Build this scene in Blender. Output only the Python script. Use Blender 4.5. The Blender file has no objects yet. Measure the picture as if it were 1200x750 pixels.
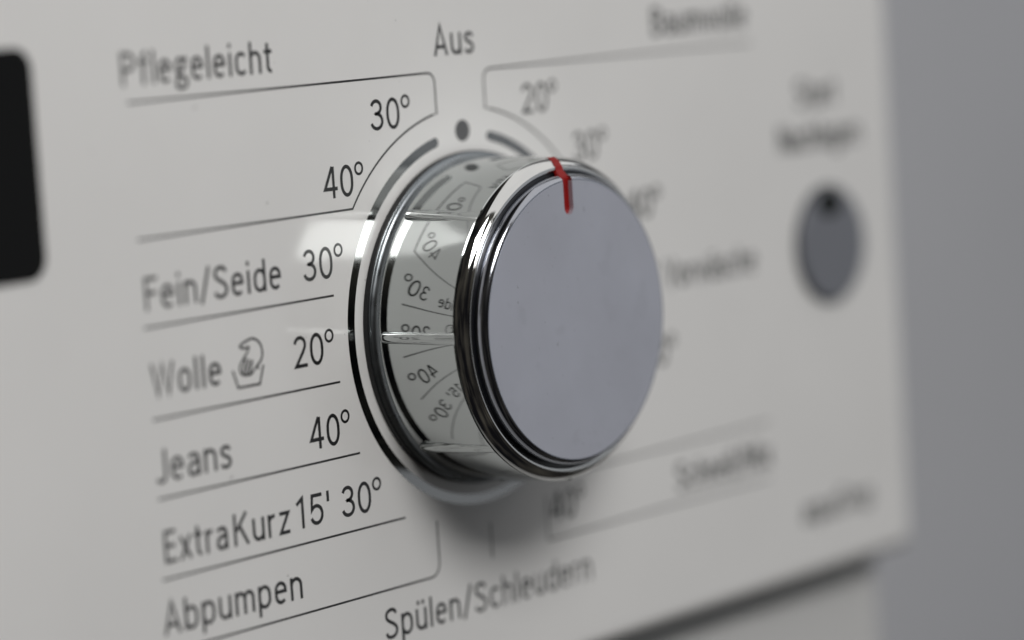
import bpy, bmesh, math, random
from mathutils import Vector, Matrix

# ----------------------------------------------------------------------------
# units: metres.  Panel coordinates are given in millimetres:
#   x = right along the panel, z = up, h = height in front of the panel (towards viewer)
#   the axis of the dial is at x = z = 0
# ----------------------------------------------------------------------------
MM = 0.001
BASE_Z = 0.80                      # the dial sits 80 cm above the floor


def W(x, z, h=0.0):
    return Vector((x * MM, -h * MM, z * MM + BASE_Z))


scene = bpy.context.scene
col = scene.collection

# ---------------------------------------------------------------- camera
cam_d = bpy.data.cameras.new('camera')
cam = bpy.data.objects.new('camera', cam_d)
col.objects.link(cam)
RC = ((0.6334314, 0.1238104, -0.7638296),
      (-0.0628716, 0.9920876, 0.1086707),
      (0.7712404, -0.0208122, 0.6362036))          # rows: x, z(up), h ; columns: camera axes
m = Matrix(((RC[0][0], RC[0][1], RC[0][2]),
            (-RC[2][0], -RC[2][1], -RC[2][2]),
            (RC[1][0], RC[1][1], RC[1][2]))).to_4x4()
m.translation = W(-351.687, 49.692, 299.924)
cam.matrix_world = m
cam_d.sensor_width = 36.0
cam_d.lens = 3782.99 / 1200 * 36
cam_d.clip_start = 0.01
cam_d.clip_end = 50
cam_d.dof.use_dof = True
cam_d.dof.focus_distance = 0.4435
cam_d.dof.aperture_fstop = 5.8
scene.camera = cam

# ---------------------------------------------------------------- world and lamps
world = bpy.data.worlds.new('World')
scene.world = world
world.use_nodes = True
bg = world.node_tree.nodes['Background']
bg.inputs['Strength'].default_value = 1.0
wn = world.node_tree.nodes                       # a dim room: soft uneven brownish dark all round
w_noise = wn.new('ShaderNodeTexNoise')
w_noise.inputs['Scale'].default_value = 2.6
w_noise.inputs['Detail'].default_value = 3.0
w_ramp = wn.new('ShaderNodeValToRGB')
w_ramp.color_ramp.elements[0].position = 0.42
w_ramp.color_ramp.elements[0].color = (0.006, 0.006, 0.007, 1)
w_ramp.color_ramp.elements[1].position = 0.72
w_ramp.color_ramp.elements[1].color = (0.060, 0.055, 0.046, 1)
w_co = wn.new('ShaderNodeTexCoord')
world.node_tree.links.new(w_co.outputs['Generated'], w_noise.inputs['Vector'])
world.node_tree.links.new(w_noise.outputs['Fac'], w_ramp.inputs['Fac'])
world.node_tree.links.new(w_ramp.outputs['Color'], bg.inputs['Color'])


def area(name, d, dist, sx, sy, watts, color):
    ld = bpy.data.lights.new(name, 'AREA')
    ld.shape = 'RECTANGLE'
    ld.size = sx
    ld.size_y = sy
    ld.energy = watts
    ld.color = color
    o = bpy.data.objects.new(name, ld)
    col.objects.link(o)
    v = Vector((d[0], -d[2], d[1])).normalized()      # d = (x, up, front)
    o.location = W(0, 0, 0) + v * dist
    o.rotation_euler = v.to_track_quat('Z', 'Y').to_euler()
    return o


area('key_lamp', (-0.29, 0.64, 0.70), 0.86, 0.34, 0.30, 4.25, (1.0, 0.982, 0.958))
area('fill_lamp', (0.80, 0.10, 0.55), 1.9, 2.0, 1.9, 4.0, (0.92, 0.955, 1.0))
area('ceiling_lamp', (0.45, 0.82, 0.38), 1.5, 1.7, 1.5, 6.2, (1.0, 0.985, 0.97))  # added soft fill standing in for ceiling bounce, not an actual lamp

vs = scene.view_settings
vs.view_transform = 'Standard'
vs.look = 'None'
vs.exposure = 0.13
vs.gamma = 1.0
vs.use_curve_mapping = False
scene.render.engine = 'CYCLES'
cy = scene.cycles
cy.use_denoising = True
cy.denoiser = 'OPENIMAGEDENOISE'
cy.max_bounces = 10
cy.glossy_bounces = 8
cy.diffuse_bounces = 4
cy.caustics_reflective = True
cy.blur_glossy = 0.3
cy.sample_clamp_indirect = 6.0


# ---------------------------------------------------------------- materials
def mat(name, color, rough=0.5, metal=0.0, ior=1.5, noise=None, bump=None, rough_noise=None, coat=0.0, specks=None, smudge=None):
    m = bpy.data.materials.new(name)
    m.use_nodes = True
    nt = m.node_tree
    b = nt.nodes['Principled BSDF']
    b.inputs['Base Color'].default_value = (*color, 1)
    b.inputs['Roughness'].default_value = rough
    b.inputs['Metallic'].default_value = metal
    b.inputs['IOR'].default_value = ior
    b.inputs['Coat Weight'].default_value = coat
    tc = nt.nodes.new('ShaderNodeTexCoord')

    def tex(scale, detail=4.0, rgh=0.55):
        n = nt.nodes.new('ShaderNodeTexNoise')
        n.inputs['Scale'].default_value = scale
        n.inputs['Detail'].default_value = detail
        n.inputs['Roughness'].default_value = rgh
        nt.links.new(tc.outputs['Object'], n.inputs['Vector'])
        return n

    def ramp(n, lo, hi, p0=0.35, p1=0.65):
        r = nt.nodes.new('ShaderNodeMapRange')
        r.inputs['From Min'].default_value = p0
        r.inputs['From Max'].default_value = p1
        r.inputs['To Min'].default_value = lo
        r.inputs['To Max'].default_value = hi
        nt.links.new(n.outputs['Fac'], r.inputs['Value'])
        return r

    if noise:
        scale, amt = noise
        mx = nt.nodes.new('ShaderNodeMix')
        mx.data_type = 'RGBA'
        mx.inputs[6].default_value = (*color, 1)
        mx.inputs[7].default_value = (*[c * (1 - amt) for c in color], 1)
        nt.links.new(ramp(tex(scale), 0, 1).outputs[0], mx.inputs[0])
        nt.links.new(mx.outputs[2], b.inputs['Base Color'])
    for sp, soft in ((specks, 0.012), (smudge, 0.06)):
        if not sp:
            continue
        scale, thr, amt = sp
        mx2 = nt.nodes.new('ShaderNodeMix')
        mx2.data_type = 'RGBA'
        src = b.inputs['Base Color'].links[0].from_socket
        nt.links.new(src, mx2.inputs[6])
        mx2.inputs[7].default_value = (*[c * (1 - amt) for c in color], 1)
        nt.links.new(ramp(tex(scale, 2.0), 0, 1, thr, thr + soft).outputs[0], mx2.inputs[0])
        nt.links.new(mx2.outputs[2], b.inputs['Base Color'])
    if rough_noise:
        scale, lo, hi = rough_noise
        nt.links.new(ramp(tex(scale), lo, hi).outputs[0], b.inputs['Roughness'])
    if bump:
        scale, strength, dist = bump
        bp = nt.nodes.new('ShaderNodeBump')
        bp.inputs['Strength'].default_value = strength
        bp.inputs['Distance'].default_value = dist
        nt.links.new(tex(scale, 2.0).outputs['Fac'], bp.inputs['Height'])
        nt.links.new(bp.outputs['Normal'], b.inputs['Normal'])
    return m


M = {}
M['panel'] = mat('white_panel_plastic', (0.774, 0.771, 0.765), 0.11, ior=1.40, noise=(35, 0.03), specks=(420, 0.73, 0.25), bump=(260, 0.02, 0.0002),
                 rough_noise=(60, 0.085, 0.14))
M['cabinet'] = mat('white_enamel', (0.62, 0.62, 0.615), 0.3, noise=(12, 0.03))
M['seam'] = mat('dark_rubber_seam', (0.62, 0.63, 0.628), 0.7)  # pale gap backing, colour lightened to offset shade under the panel
M['ink'] = mat('dark_grey_print', (0.018, 0.018, 0.019), 0.35, noise=(900, 0.25))
M['line'] = mat('grey_line_print', (0.035, 0.035, 0.036), 0.35, noise=(900, 0.25))
M['dot'] = mat('mid_grey_print', (0.11, 0.112, 0.115), 0.35)
M['foil'] = mat('silver_foil_print', (0.32, 0.325, 0.325), 0.10, metal=1.0)
M['chrome'] = mat('polished_chrome', (0.52, 0.545, 0.54), 0.025, metal=1.0, rough_noise=(180, 0.015, 0.05), bump=(55, 0.04, 0.0006))
M['bezel'] = mat('polished_bezel_chrome', (0.66, 0.665, 0.66), 0.05, metal=1.0, rough_noise=(150, 0.03, 0.08))
M['skirt'] = mat('satin_skirt_metal', (0.29, 0.315, 0.335), 0.3, metal=1.0, rough_noise=(300, 0.24, 0.38))
M['cap'] = mat('satin_silver_lacquer', (0.50, 0.515, 0.585), 0.40, metal=0.45, noise=(60, 0.07), smudge=(170, 0.61, 0.075), specks=(900, 0.72, 0.2),
               rough_noise=(90, 0.33, 0.47), bump=(4000, 0.05, 0.00005))
M['cap_wall'] = mat('polished_cap_rim', (0.40, 0.415, 0.46), 0.13, metal=1.0)
M['hub'] = mat('dark_base_ring', (0.016, 0.0165, 0.018), 0.35, ior=1.3)
M['dark'] = mat('dark_groove', (0.012, 0.013, 0.016), 0.35)
M['red'] = mat('red_pointer_paint', (0.27, 0.006, 0.005), 0.42, ior=1.35, noise=(300, 0.15))
M['display'] = mat('black_display_glass', (0.004, 0.004, 0.004), 0.2, ior=1.25)
M['button'] = mat('grey_button_plastic', (0.165, 0.174, 0.20), 0.4)
M['led'] = mat('dark_indicator_lens', (0.004, 0.006, 0.004), 0.6, ior=1.2)  # matte near-black for the oval on the button
M['wall'] = mat('grey_plaster', (0.79, 0.80, 0.84), 0.9, noise=(3, 0.08), bump=(90, 0.25, 0.002))

ROOT = None


def link(name, me, material, parent=None, smooth=None):
    o = bpy.data.objects.new(name, me)
    col.objects.link(o)
    if material is not None:
        me.materials.append(material)
    if parent is not None:
        o.parent = parent
    if smooth is not None:
        for p in me.polygons:
            p.use_smooth = True
        me.set_sharp_from_angle(angle=math.radians(smooth))
    return o


def mesh(name, verts, faces):
    me = bpy.data.meshes.new(name)
    me.from_pydata([tuple(v) for v in verts], [], faces)
    me.update()
    return me


# ---------------------------------------------------------------- shape helpers (mm, panel frame)
def ribbon(pts, w, closed=False):
    """left/right offsets of a polyline of width w with mitred joints -> list of quads in 2-D"""
    pts = [Vector(p) for p in pts]
    q = [pts[0]]
    for p in pts[1:]:
        if (p - q[-1]).length > 1e-5:
            q.append(p)
    if closed and (q[0] - q[-1]).length < 1e-5:
        q.pop()
    n = len(q)
    Ls, Rs = [], []
    for i in range(n):
        a = q[i - 1] if (i > 0 or closed) else None
        b = q[(i + 1) % n] if (i < n - 1 or closed) else None
        d0 = (q[i] - a).normalized() if a is not None else None
        d1 = (b - q[i]).normalized() if b is not None else None
        if d0 is None:
            d0 = d1
        if d1 is None:
            d1 = d0
        n0 = Vector((-d0.y, d0.x))
        n1 = Vector((-d1.y, d1.x))
        mm = n0 + n1
        if mm.length < 1e-4:
            mm = n0
        mm.normalize()
        k = 1.0 / max(0.42, mm.dot(n0))
        Ls.append(q[i] + mm * (w / 2 * k))
        Rs.append(q[i] - mm * (w / 2 * k))
    rng = range(n if closed else n - 1)
    return [(Ls[i], Rs[i], Rs[(i + 1) % n], Ls[(i + 1) % n]) for i in rng]


def print_mesh(name, strokes, h0=0.012, dh=0.003):
    """strokes: list of (pts, width, closed) in panel mm -> flat ink lying just above the panel"""
    verts, faces = [], []
    for k, (pts, w, closed) in enumerate(strokes):
        h = h0 + dh * (k % 6)
        for quad in ribbon(pts, w, closed):
            i = len(verts)
            verts += [W(p.x, p.y, h) for p in quad]
            faces.append((i, i + 1, i + 2, i + 3))
    return mesh(name, verts, faces)


def arc(cx, cy, rx, ry, a0, a1, n=10):
    return [(cx + rx * math.cos(math.radians(a0 + (a1 - a0) * i / n)),
             cy + ry * math.sin(math.radians(a0 + (a1 - a0) * i / n))) for i in range(n + 1)]


def spline(P, n=6):
    out = []
    for i in range(len(P) - 1):
        p0 = P[max(i - 1, 0)]
        p1, p2 = P[i], P[i + 1]
        p3 = P[min(i + 2, len(P) - 1)]
        for j in range(n):
            t = j / n
            out.append(tuple(0.5 * (2 * p1[c] + (p2[c] - p0[c]) * t + (2 * p0[c] - 5 * p1[c] + 4 * p2[c] - p3[c]) * t * t
                                    + (3 * p1[c] - p0[c] - 3 * p2[c] + p3[c]) * t ** 3) for c in (0, 1)))
    out.append(tuple(P[-1]))
    return out


# ---------------------------------------------------------------- lettering: a narrow single-weight alphabet
SW = 0.118
e = SW / 2
XH = 0.72


def oval(x0, x1, y0, y1, k=1.25):
    x0 += e; x1 -= e; y0 += e; y1 -= e
    rx = (x1 - x0) / 2
    ry = min((y1 - y0) / 2, rx * k)
    cx = (x0 + x1) / 2
    return arc(cx, y1 - ry, rx, ry, 0, 180, 12) + arc(cx, y0 + ry, rx, ry, 180, 360, 12)


def arch(x0, x1, top, ry=0.2):
    cx = (x0 + x1) / 2
    return arc(cx, top - e - ry, (x1 - x0) / 2, ry, 180, 0, 10)


def glyphs():
    G = {}

    def add(ch, width, *strokes):
        out = []
        for s in strokes:
            closed = False
            if isinstance(s, tuple) and len(s) == 2 and s[1] == 'o':
                s, closed = s[0], True
            out.append((s, closed))
        G[ch] = (width, out)

    def vert(x, y0=0.0, y1=1.0):
        return [(x, y0), (x, y1)]
    # digits
    add('0', 0.58, (oval(0, .58, -.01, 1.01, 1.7), 'o'))
    add('1', 0.40, [(.02, .77), (.25, .95), (.25, 0)])
    add('2', 0.56, arc(.275, .72, .215, .225, 170, -20, 12) + [(.40, .50), (.075, e), (.56, e)])
    add('3', 0.56, arc(.265, .74, .20, .205, 165, -90, 12) + [(.20, .535)],
        [(.20, .535), (.27, .535)] + arc(.265, .298, .235, .237, 90, -165, 14))
    add('4', 0.60, [(.40, 1.0 - .0), (.05, .30), (.60, .30)], vert(.43, 0, 1.0))
    add('5', 0.56, [(.51, 1 - e), (.12, 1 - e), (.09, .50)] + arc(.27, .335, .225, .275, 125, -160, 14))
    add('6', 0.58, (oval(0, .58, -.01, .62, 1.2), 'o'), spline([(.50, .84), (.38, .945), (.22, .92), (.10, .72), (.0625, .42), (.0625, .3)]))
    add('9', 0.58, (oval(0, .58, .38, 1.01, 1.2), 'o'), spline([(.08, .16), (.20, .055), (.36, .08), (.48, .28), (.5175, .58), (.5175, .7)]))
    add('\u00b0', 0.40, (arc(.20, .84, .16, .18, 0, 360, 20), 'o'))
    add("'", 0.13, vert(.065, .66, 1.0))
    add('/', 0.40, [(.03, -.08), (.37, 1.04)])
    add(' ', 0.14)
    # capitals
    add('A', 0.62, [(.05, 0), (.31, .985), (.57, 0)], [(.14, .29), (.48, .29)])
    add('B', 0.58, vert(e), [(e, 1 - e), (.27, 1 - e)] + arc(.28, .75, .20, .1875, 90, -90, 10) + [(e, .5625), (.28, .53)]
        + arc(.28, .298, .235, .235, 90, -90, 10) + [(e, e)])
    add('E', 0.50, vert(e), [(e, 1 - e), (.48, 1 - e)], [(e, .52), (.44, .52)], [(e, e), (.50, e)])
    add('F', 0.48, vert(e), [(e, 1 - e), (.48, 1 - e)], [(e, .51), (.43, .51)])
    add('J', 0.42, [(.355, 1.0)] + arc(.19, .22, .165, .185, 0, -150, 12))
    add('K', 0.60, vert(e), [(.52, 1.0), (.11, .46)], [(.24, .60), (.55, 0)])
    add('M', 0.74, vert(e), [(.08, .985), (.37, .20), (.66, .985)], vert(.74 - e))
    add('N', 0.60, vert(e), [(.08, .985), (.52, .015)], vert(.60 - e))
    add('P', 0.56, vert(e), [(e, 1 - e), (.26, 1 - e)] + arc(.27, .70, .225, .237, 90, -90, 12) + [(e, .463)])
    add('S', 0.56, spline([(.49, .80), (.42, .91), (.28, .945), (.13, .89), (.075, .76), (.13, .63), (.28, .53),
                           (.43, .42), (.495, .27), (.43, .12), (.28, .055), (.12, .09), (.05, .21)], 5))
    add('V', 0.60, [(.05, 1), (.30, .02), (.55, 1)])
    add('W', 0.86, [(.05, 1), (.235, .03), (.43, .95), (.625, .03), (.81, 1)])
    # lower case
    w = .48
    add('a', w, spline([(.07, .57), (.12, .63), (.24, .66), (.36, .62), (.415, .50)], 5) + [(.4175, 0)],
        spline([(.41, .42), (.26, .41), (.11, .34), (.062, .21), (.10, .09), (.21, .05), (.33, .10), (.41, .22)], 5))
    add('b', w + .02, vert(e), (oval(0, w + .02, -.01, XH + .01), 'o'))
    add('c', w - .03, arc(.245, XH / 2 + .10, .185, .205, 35, 180, 10) + arc(.245, .26, .185, .205, 180, 325, 10))
    add('d', w + .02, vert(w + .02 - e), (oval(0, w + .02, -.01, XH + .01), 'o'))
    add('e', w, [(e, .39), (.42, .39)] + arc(.24, .45, .1775, .205, 0, 180, 12) + arc(.24, .262, .1775, .21, 180, 318, 10))
    add('f', 0.34, [(.15, 0), (.15, .78)] + arc(.29, .79, .14, .15, 180, 85, 8), [(.0, XH - e), (.32, XH - e)])
    add('g', w + .03, (oval(.02, .44, .27, XH + .01, 1.1), 'o'), [(.36, .64), (.50, .67)],
        spline([(.15, .34), (.09, .25), (.15, .16), (.30, .13), (.42, .08), (.455, -.04), (.38, -.16), (.23, -.195), (.09, -.16),
                (.055, -.06), (.10, .05), (.19, .13)], 5))
    add('h', w, vert(e), [(e, .40)] + arch(e, w - e, XH, .21) + [(w - e, 0)])
    add('i', 0.14, vert(.07, 0, XH), vert(.07, .86, 1.0))
    add('k', w, vert(e), [(.42, XH), (.10, .33)], [(.20, .44), (.45, 0)])
    add('l', 0.14, vert(.07))
    add('m', 0.74, vert(e, 0, XH), [(e, .42)] + arch(e, .37, XH, .19) + [(.37, 0)], [(.37, .42)] + arch(.37, .74 - e, XH, .19) + [(.74 - e, 0)])
    add('n', w, vert(e, 0, XH), [(e, .40)] + arch(e, w - e, XH, .21) + [(w - e, 0)])
    add('o', w, (oval(0, w, -.01, XH + .01), 'o'))
    add('p', w + .02, vert(e, -.24, XH), (oval(0, w + .02, -.01, XH + .01), 'o'))
    add('q', w + .02, vert(w + .02 - e, -.24, XH), (oval(0, w + .02, -.01, XH + .01), 'o'))
    add('r', 0.32, vert(e, 0, XH), [(e, .40)] + arc(.26, .45, .26 - e, .205, 180, 80, 8))
    add('s', w - .05, spline([(.375, .56), (.30, .645), (.20, .66), (.10, .62), (.065, .53), (.11, .44), (.21, .38),
                              (.32, .31), (.37, .20), (.32, .09), (.21, .05), (.10, .07), (.045, .15)], 5))
    add('t', 0.34, [(.14, .92), (.14, .20)] + arc(.27, .20, .13, .145, 180, 275, 8), [(.0, XH - e), (.32, XH - e)])
    add('u', w, vert(w - e, 0, XH), [(e, XH)] + arc(w / 2, .265, w / 2 - e, .21, 180, 360, 10))
    add('v', w, [(.04, XH), (.24, .02), (.44, XH)])
    add('w', 0.70, [(.04, XH), (.19, .03), (.35, .68), (.51, .03), (.66, XH)])
    add('x', w, [(.04, XH), (.44, 0)], [(.44, XH), (.04, 0)])
    add('z', w - .04, [(.03, XH - e), (.38, XH - e), (.055, e), (.42, e)])
    for base, ch in (('u', '\u00fc'), ('a', '\u00e4')):
        wd, st = G[base]
        G[ch] = (wd, st + [(vert(.13, .84, .98), False), (vert(.34, .84, .98), False)])
    return G


GL = glyphs()
GAP = 0.125


def text_strokes(s, x0, z0, x1=None, size=4.35, weight=1.0):
    adv, x = [], 0.0
    for i, ch in enumerate(s):
        adv.append(x)
        x += GL[ch][0] + (0.07 if i + 1 < len(s) and s[i + 1] == '\u00b0' else GAP)
    x -= GAP
    fx = 1.0 if x1 is None else (x1 - x0) / (x * size)
    out = []
    for ch, a in zip(s, adv):
        for pts, closed in GL[ch][1]:
            out.append(([(x0 + (a + px) * size * fx, z0 + py * size) for px, py in pts], (0.085 if ch == '\u00b0' else SW) * size * weight, closed))
    return out


# =====================================================================================
# THE SETTING : a grey wall far behind the machine
# =====================================================================================
def plane_xz(name, x0, x1, z0, z1, y, material):
    me = mesh(name, [(x0, y, z0), (x1, y, z0), (x1, y, z1), (x0, y, z1)], [(0, 1, 2, 3)])
    return link(name, me, material)


wall = plane_xz('wall', -2.0, 4.0, -0.05, 2.6, 0.46, M['wall'])
wall['kind'] = 'structure'

# =====================================================================================
# THE WASHING MACHINE
# =====================================================================================
machine = bpy.data.objects.new('washing_machine', None)
col.objects.link(machine)
machine['label'] = 'white washing machine front with chrome program dial and printed German program names'
machine['category'] = 'washing machine'


def rounded_box(name, x0, x1, z0, z1, h0, h1, r, material, parent, seg=4):
    """box given in panel mm with all edges rounded by r mm"""
    bm = bmesh.new()
    vs_ = [bm.verts.new(W(x, z, h)) for h in (h0, h1) for z in (z0, z1) for x in (x0, x1)]
    for f in ((0, 1, 3, 2), (4, 6, 7, 5), (0, 4, 5, 1), (2, 3, 7, 6), (0, 2, 6, 4), (1, 5, 7, 3)):
        bm.faces.new([vs_[i] for i in f])
    bmesh.ops.recalc_face_normals(bm, faces=bm.faces)
    me = bpy.data.meshes.new(name)
    bm.to_mesh(me)
    bm.free()
    o = link(name, me, material, parent)
    b = o.modifiers.new('edge_rounding', 'BEVEL')
    b.width = r * MM
    b.segments = seg
    b.limit_method = 'ANGLE'
    b.harden_normals = True
    for p in me.polygons:
        p.use_smooth = True
    return o


def prism(name, outline, h0, h1, material, parent, bevel=0.0, seg=3):
    """2-D outline (mm, counter-clockwise seen from the front) extruded from h0 to h1"""
    bm = bmesh.new()
    lo = [bm.verts.new(W(x, z, h0)) for x, z in outline]
    hi = [bm.verts.new(W(x, z, h1)) for x, z in outline]
    n = len(outline)
    bm.faces.new(hi)
    bm.faces.new(lo[::-1])
    for i in range(n):
        j = (i + 1) % n
        bm.faces.new((lo[i], lo[j], hi[j], hi[i]))
    bmesh.ops.recalc_face_normals(bm, faces=bm.faces)
    me = bpy.data.meshes.new(name)
    bm.to_mesh(me)
    bm.free()
    o = link(name, me, material, parent)
    for p in me.polygons:
        p.use_smooth = bool(bevel)
    if bevel:
        b = o.modifiers.new('edge_rounding', 'BEVEL')
        b.width = bevel * MM
        b.segments = seg
        b.limit_method = 'ANGLE'
        b.angle_limit = math.radians(50)
        b.harden_normals = True
    return o


def round_rect(x0, x1, z0, z1, r, n=8):
    return (arc(x1 - r, z1 - r, r, r, 0, 90, n) + arc(x0 + r, z1 - r, r, r, 90, 180, n)
            + arc(x0 + r, z0 + r, r, r, 180, 270, n) + arc(x1 - r, z0 + r, r, r, 270, 360, n))


def circle(cx, cz, r, n=64):
    return [(cx + r * math.cos(2 * math.pi * i / n), cz + r * math.sin(2 * math.pi * i / n)) for i in range(n)]


def lathe(name, prof, material, parent, n=288, sharp=32):
    """prof: (r, h) list in mm revolved about the dial axis"""
    verts, faces = [], []
    for r, h in prof:
        for i in range(n):
            a = 2 * math.pi * i / n
            verts.append(W(r * math.cos(a), r * math.sin(a), h))
    for k in range(len(prof) - 1):
        for i in range(n):
            j = (i + 1) % n
            faces.append((k * n + i, k * n + j, (k + 1) * n + j, (k + 1) * n + i))
    return link(name, mesh(name, verts, faces), material, parent, smooth=sharp)


# --- fascia and cabinet --------------------------------------------------------------
panel = rounded_box('control_panel', -470, 113.2, -53.8, 62, -30, 0, 2.4, M['panel'], machine, 6)
cabinet = rounded_box('cabinet', -470, 112.0, -800, -58.2, -440, -6.5, 2.5, M['cabinet'], machine, 5)
top = rounded_box('cabinet_top', -470, 112.0, -57.6, 61.0, -440, -30.6, 2.5, M['cabinet'], machine, 4)
seam = rounded_box('seam_strip', -469, 111.0, -58.6, -54.0, -30.2, -7.2, 0.3, M['seam'], machine, 2)

# --- display ---------------------------------------------------------------------------
display = prism('display_window', round_rect(-150, -81.2, 14.8, 43.6, 2.8), -0.2, 0.25, M['display'], panel, 0.12)
display['label'] = 'black glass display window'

# --- start button ----------------------------------------------------------------------
ring = prism('button_gap', circle(91.5, 0.8, 9.9), -0.2, 0.03, M['dark'], panel)
button = prism('start_button', circle(91.5, 0.8, 9.35), -0.1, 1.1, M['button'], machine, 0.5, 4)
button['label'] = 'round grey start button'
spot = prism('indicator_lens', [(90.6 + 3.1 * math.cos(t * math.pi / 12), 7.7 + 2.2 * math.sin(t * math.pi / 12)) for t in range(24)],
            1.0, 1.25, M['led'], button, 0.08)  # raised dark oval near the top of the button

# --- prints: dividing lines ---------------------------------------------------------------
LW = 0.30


def divider(pts, label=None):
    o = link('divider_line', print_mesh('divider_line', [(pts, LW, False)]), M['line'], panel)
    if label:
        o['label'] = label
    return o


RA = 30.2
aL0 = math.degrees(math.atan2(29.7, -5.35))
aL1 = math.degrees(math.atan2(17.95, -24.3))
divider([(-65.3, 35.5), (-6.9, 35.5)] + arc(-6.9, 34.0, 1.5, 1.5, 90, 0, 8) + [(-5.4, 29.72)]
        + arc(0, 0, RA, RA, aL0, aL1, 24) + [(-24.4, 17.95), (-65.3, 17.95)], 'thin outline around the easy care temperatures')
divider([(-65.3, 6.55), (-29.3, 6.55)])
divider([(-65.0, -5.4), (-29.2, -5.4)])
divider([(-65.1, -15.75), (-26.2, -15.75)])
divider([(-65.4, -26.3), (-17.7, -26.3)])
divider([(-65.6, -35.78), (-13.0, -35.78)] + arc(-13.0, -33.9, 1.88, 1.88, 270, 360, 8) + [(-11.12, -27.9)])
divider([(0.6, -30.2), (0.6, -35.4)])
aR0 = math.degrees(math.atan2(29.7, 5.35))
aR1 = math.degrees(math.atan2(-25.9, 15.5))
divider([(72.2, 35.2), (6.9, 35.3)] + arc(6.9, 33.8, 1.5, 1.5, 90, 180, 8) + [(5.4, 29.72)]
        + arc(0, 0, RA, RA, aR0, aR1, 60) + [(15.6, -25.95), (71.5, -25.95)], 'thin outline around the cotton temperatures')
divider([(13.7, -28.6), (13.7, -35.1), (71.0, -35.1)])

# --- prints: foil ring and the off dot ------------------------------------------------------
r_mid, r_w = 26.3, 1.42
verts, faces = [], []
A0, A1, NS = 103.5, 360 + 77.0, 300
ringpts = []
ins = [(math.radians(A0 + (A1 - A0) * i / NS)) for i in range(NS + 1)]
outl = [((r_mid + r_w / 2) * math.cos(a), (r_mid + r_w / 2) * math.sin(a)) for a in ins]
inn = [((r_mid - r_w / 2) * math.cos(a), (r_mid - r_w / 2) * math.sin(a)) for a in ins]
for (ox, oz), (ix, iz) in zip(outl, inn):
    verts += [W(ox, oz, 0.02), W(ix, iz, 0.02)]
for i in range(NS):
    faces.append((2 * i, 2 * i + 1, 2 * i + 3, 2 * i + 2))
for idx, a, sgn in ((0, ins[0], -1), (NS, ins[-1], 1)):         # rounded ends
    cx, cz = r_mid * math.cos(a), r_mid * math.sin(a)
    ux, uz = math.cos(a), math.sin(a)
    tx, tz = -math.sin(a) * sgn, math.cos(a) * sgn
    k0 = len(verts)
    for j in range(1, 10):
        t = math.pi * j / 10
        c, s_ = math.cos(t) * r_w / 2, math.sin(t) * r_w / 2
        verts.append(W(cx + ux * c + tx * s_, cz + uz * c + tz * s_, 0.02))
    faces.append(tuple([2 * idx] + list(range(k0, k0 + 9)) + [2 * idx + 1]))
foil = link('program_ring', mesh('program_ring', verts, faces), M['foil'], panel)
foil['label'] = 'shiny silver ring printed around the dial'
dotm = mesh('off_dot', [W(1.6 * math.cos(t * math.pi / 20), 26.85 + 1.55 * math.sin(t * math.pi / 20), 0.015) for t in range(40)], [tuple(range(40))])
dot_o = link('off_dot', dotm, M['dot'], panel)
dot_o['label'] = 'round grey off mark above the dial'


# --- prints: words and temperatures ---------------------------------------------------------
def lettering(s, x0, z0, x1=None, name='program_name', size=4.35):
    weight = 1.4 if name == 'button_name' else 1.2 if x0 > 30 else 1.0        # the button names are printed bolder
    o = link(name, print_mesh(name, text_strokes(s, x0, z0, x1, size, weight)), M['ink'], panel)
    o['label'] = 'printed text ' + s
    return o


D = '\u00b0'
lettering('Pflegeleicht', -66.0, 37.62, -38.1)
lettering('Aus', -5.1, 37.75, 3.75)
lettering('Fein/Seide', -64.8, 8.72, -39.4)
lettering('Wolle', -64.8, -2.55, -52.0)
lettering('Jeans', -65.2, -13.72, -51.2)
lettering('Extra', -64.7, -24.3, -53.0)
lettering('Kurz', -51.9, -24.35, -41.0)
lettering("15'", -39.7, -24.2, -33.0, 'duration_mark')
lettering('Abpumpen', -65.8, -33.6, -39.5)
lettering('Sp\u00fclen/Schleudern', -23.5, -42.75, 23.4)
lettering('Baumwolle', 46.3, 37.7, 71.3)
lettering('Vorw\u00e4sche', 46.2, -1.3, 70.3)
lettering('Schnell/Mix', 46.0, -33.2, 71.8)
lettering('Start', 84.4, 23.9, 95.8, 'button_name')
lettering('Nachlegen', 78.6, 16.8, 102.2, 'button_name')
lettering('aquaStop', 79.8, -44.4, 100.4, 'feature_name')
for s, x0, z0, x1 in (('30', -19.4, 28.25, -11.0), ('40', -29.8, 19.75, -21.6), ('30', -35.0, 9.0, -26.9), ('20', -38.0, -2.45, -29.9),
                      ('40', -36.0, -13.9, -27.8), ('30', -30.6, -24.2, -22.3), ('20', 13.8, 28.2, 22.0), ('30', 25.2, 20.2, 33.3),
                      ('40', 37.7, 10.2, 46.0), ('60', 35.5, -1.3, 43.8), ('90', 39.4, -13.0, 47.7), ('40', 14.6, -32.6, 22.7)):
    lettering(s + D, x0, z0, x1, 'temperature_mark')

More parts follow.
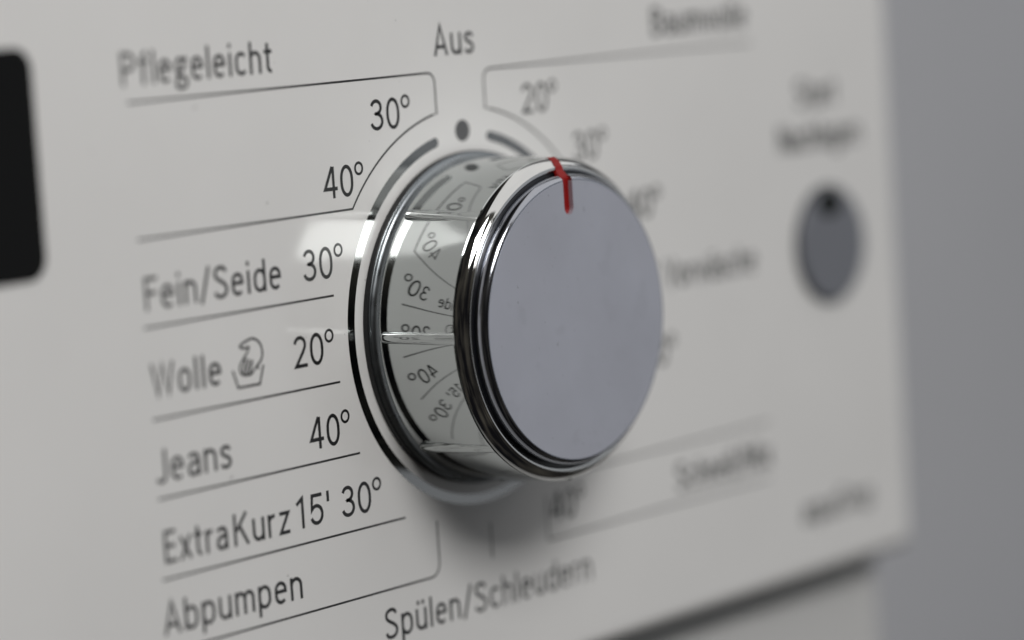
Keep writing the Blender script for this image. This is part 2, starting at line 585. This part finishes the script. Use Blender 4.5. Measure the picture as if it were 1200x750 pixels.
# hand wash symbol: a tub with a hand reaching in
hand = [
    ([(-49.86, -1.05), (-49.03, -3.45), (-44.9, -3.48), (-43.99, -1.0)], .34, False),                                  # tub
    (spline([(-48.25, 2.0), (-47.23, 2.47), (-45.68, 2.73), (-44.45, 2.0), (-44.03, .75), (-44.35, -.28), (-45.24, -1.0)]), .34, False),   # back of the hand
    (spline([(-48.25, 2.0), (-47.54, 1.6), (-46.55, 1.7), (-47.07, .85), (-48.03, -.09), (-48.5, -.85), (-48.42, -1.5)]), .32, False),     # thumb
    ([(-47.25, .3), (-48.0, -1.7)], .38, False),
    ([(-46.62, .1), (-47.38, -1.85)], .38, False),
    ([(-46.0, -.1), (-46.75, -1.9)], .38, False),
    (spline([(-48.42, -1.5), (-48.0, -1.84), (-47.36, -1.98), (-46.6, -1.99), (-46.1, -1.72), (-45.24, -1.0), (-44.92, -1.5)]), .32, False),  # finger tips
    (arc(-48.1, 1.95, .14, .14, 0, 360, 10), .28, True),
]
ho = link('hand_wash_symbol', print_mesh('hand_wash_symbol', hand), M['ink'], panel)
ho['label'] = 'small printed hand in wash tub symbol'

# =====================================================================================
# THE PROGRAM DIAL (a turning part of the machine)
# =====================================================================================
RB = 22.95


def fillet(cx, cy, r, a0, a1, n=6):
    return arc(cx, cy, r, r, a0, a1, n)


def barrel_r(h):
    return RB - 0.0055 * max(0.0, h - 8.5) ** 2


dial = lathe('program_dial', [(RB - .5, 1.2)] + [(barrel_r(h), h) for h in
             (1.3, 3, 5, 7, 8.5, 9.5, 10.5, 11.5, 12.5, 13.3, 14.0, 14.6, 15.0, 15.35)] + [(barrel_r(15.4) - .12, 15.45), (RB - .9, 15.5)],
             M['chrome'], machine)
dial['label'] = 'chrome rotary program dial with grip ribs, silver cap and red pointer'
lathe('hub', [(23.88, 0.02), (23.92, 0.15), (23.92, 0.85), (23.8, 0.98), (23.3, 1.0)], M['hub'], dial)
lathe('skirt', [(23.6, 0.9), (23.78, 1.02), (23.72, 1.1)] + arc(23.7, 2.3, .75, 1.2, 265, 182, 12) + [(RB - .05, 2.45), (RB - .3, 2.5)],
      M['skirt'], dial, sharp=60)
lathe('joint', [(RB - .7, 15.3), (RB - .62, 15.75), (RB - .9, 16.2)], M['dark'], dial)


def bez_pt(t):
    """convex chamfer of the bezel, t = 0 at the barrel and 1 at the inner lip"""
    a = math.radians(22 + 40 * t)
    return (20.73 + 2.22 * math.cos(a), 14.93 + 2.42 * math.sin(a))


bez = [(RB - 1.1, 15.65), (bez_pt(0)[0] - .08, bez_pt(0)[1] - .06)] + [bez_pt(t / 12) for t in range(13)]
r9, h9 = bez[-1]
bez += [(21.66, 17.15), (21.60, 17.25), (21.51, 17.32), (21.38, 17.35), (21.22, 17.355), (21.08, 17.33), (20.96, 17.25), (20.88, 17.1), (20.84, 16.9), (20.5, 16.85)]
bezel = lathe('bezel', bez, M['bezel'], dial, sharp=60)
lathe('cap_groove', [(20.9, 16.98), (19.0, 16.92)], M['dark'], dial)

# silver cap with a slot for the pointer
RCAP, HC = 19.55, 19.12
sl, sr, sb = -1.62, 0.42, 15.9
a_r = math.acos(sr / RCAP)
a_l = math.acos(sl / RCAP)
outline = []
N = 200
start, end = a_l, 2 * math.pi + a_r
for i in range(N + 1):
    a = start + (end - start) * i / N
    outline.append((RCAP * math.cos(a), RCAP * math.sin(a)))
cxs, rs = (sl + sr) / 2, (sr - sl) / 2
outline += arc(cxs, sb - .05, rs, rs, 0, -180, 12)
cap = prism('cap', outline, 17.0, HC, M['cap'], dial)
cap['label'] = 'flat satin silver cap'

# polished rounded rim of the cap, open where the pointer passes
rim = [(19.5, HC - .02), (19.62, HC - .005), (19.78, HC - .05), (19.94, HC - .15), (20.1, HC - .31), (20.24, HC - .52), (20.35, HC - .78), (20.42, HC - 1.05),
       (20.45, HC - 1.35), (20.45, 16.95)]
t0, t1 = math.acos((sl - .03) / 20), 2 * math.pi + math.acos((sr + .03) / 20)
verts, faces = [], []
NR = 280
for r, h in rim:
    for i in range(NR + 1):
        a = t0 + (t1 - t0) * i / NR
        verts.append(W(r * math.cos(a), r * math.sin(a), h))
for k in range(len(rim) - 1):
    for i in range(NR):
        a = k * (NR + 1) + i
        faces.append((a, a + 1, a + NR + 2, a + NR + 1))
for i in (0, NR):                                     # close the two cut ends
    base = len(verts)
    a = t0 + (t1 - t0) * i / NR
    verts.append(W(19.5 * math.cos(a), 19.5 * math.sin(a), 16.95))
    faces.append(tuple(k * (NR + 1) + i for k in range(len(rim))) + (base,))
link('cap_rim', mesh('cap_rim', verts, faces), M['cap_wall'], dial, smooth=50)

# red pointer: lies in the slot and runs over the bezel to the barrel
prof = [(14.9, 18.45, sl, sr, .7), (19.0, 18.45, sl, sr, .7), (19.7, 18.48, -1.5, .48, .6), (20.1, 18.38, -1.38, .54, .6), (20.38, 18.16, -1.28, .58, .6),
        (20.62, 17.84, -1.18, .62, .5), (20.9, 17.56, -1.08, .66, .4), (21.2, 17.44, -1.02, .69, .2), (21.45, 17.40, -.96, .7, .2)]
prof += [(bez_pt(t)[0] + .05, bez_pt(t)[1] + .07, -.93 + .28 * (1 - t), .7 + .12 * (1 - t), .25) for t in (1.0, .8, .65, .5, .35, .2, .05, 0)]
prof += [(barrel_r(15.3) + .03, 15.3, -.62, .84, .1)]
verts, faces = [], []
for r, h, xl, xr, dz in prof:
    for x, d in ((xl + .02, -dz), (xl + .05, 0), (xr - .05, 0), (xr - .02, -dz)):
        verts.append(W(x, r, h + d))
for i in range(len(prof) - 1):
    for k in range(3):
        faces.append((4 * i + k, 4 * i + k + 1, 4 * i + 4 + k + 1, 4 * i + 4 + k))
ptr = link('pointer', mesh('pointer', verts, faces), M['red'], dial, smooth=40)
ptr['label'] = 'narrow red pointer line'

# grip ribs every 45 degrees
hs = []
hw, hp, hA = 0.86, 0.82, 2.45
for i in range(6):
    t = math.pi / 2 * i / 5
    hs.append((hA + hw * (1 - math.cos(t)), max(math.sin(t), 0.02), 0))
hs += [(6, 1, 0), (10, 1, 0), (13, 1, 0), (15.1, 1, 0)]
def rib_height(h):
    return 1.0 - 0.62 * max(0.0, (h - 4.0) / 11.4)           # flattens towards the bezel


section = [(-1, 0), (-.92, .35), (-.78, .70), (-.55, .92), (-.2, 1), (.2, 1), (.55, .92), (.78, .70), (.92, .35), (1, 0)]
verts, faces = [], []
NSG = len(section) - 1
for h, s, dr in hs:
    for px, pr in section:
        verts.append(Vector((barrel_r(h) - .06 + hp * rib_height(h) * s * pr, hw * s * px, h)))
for px, pr in section:                                        # slanted end running out over the bezel
    verts.append(Vector((barrel_r(15.3) - .06 + hp * rib_height(15.3) * pr, hw * px * 1.05, 15.35 + .4 * pr)))
for i in range(len(hs)):
    for j in range(NSG):
        a = i * (NSG + 1) + j
        faces.append((a, a + 1, a + NSG + 2, a + NSG + 1))
faces.append(tuple(range(len(hs) * (NSG + 1), (len(hs) + 1) * (NSG + 1))))
for k in range(8):
    if k == 2:
        continue                                   # the red pointer stands here instead
    a = math.radians(45 * k)
    ca, sa = math.cos(a), math.sin(a)
    me = mesh('grip_rib', [W(v.x * ca - v.y * sa, v.x * sa + v.y * ca, v.z) for v in verts], faces)
    link('grip_rib', me, M['chrome'], dial, smooth=50)
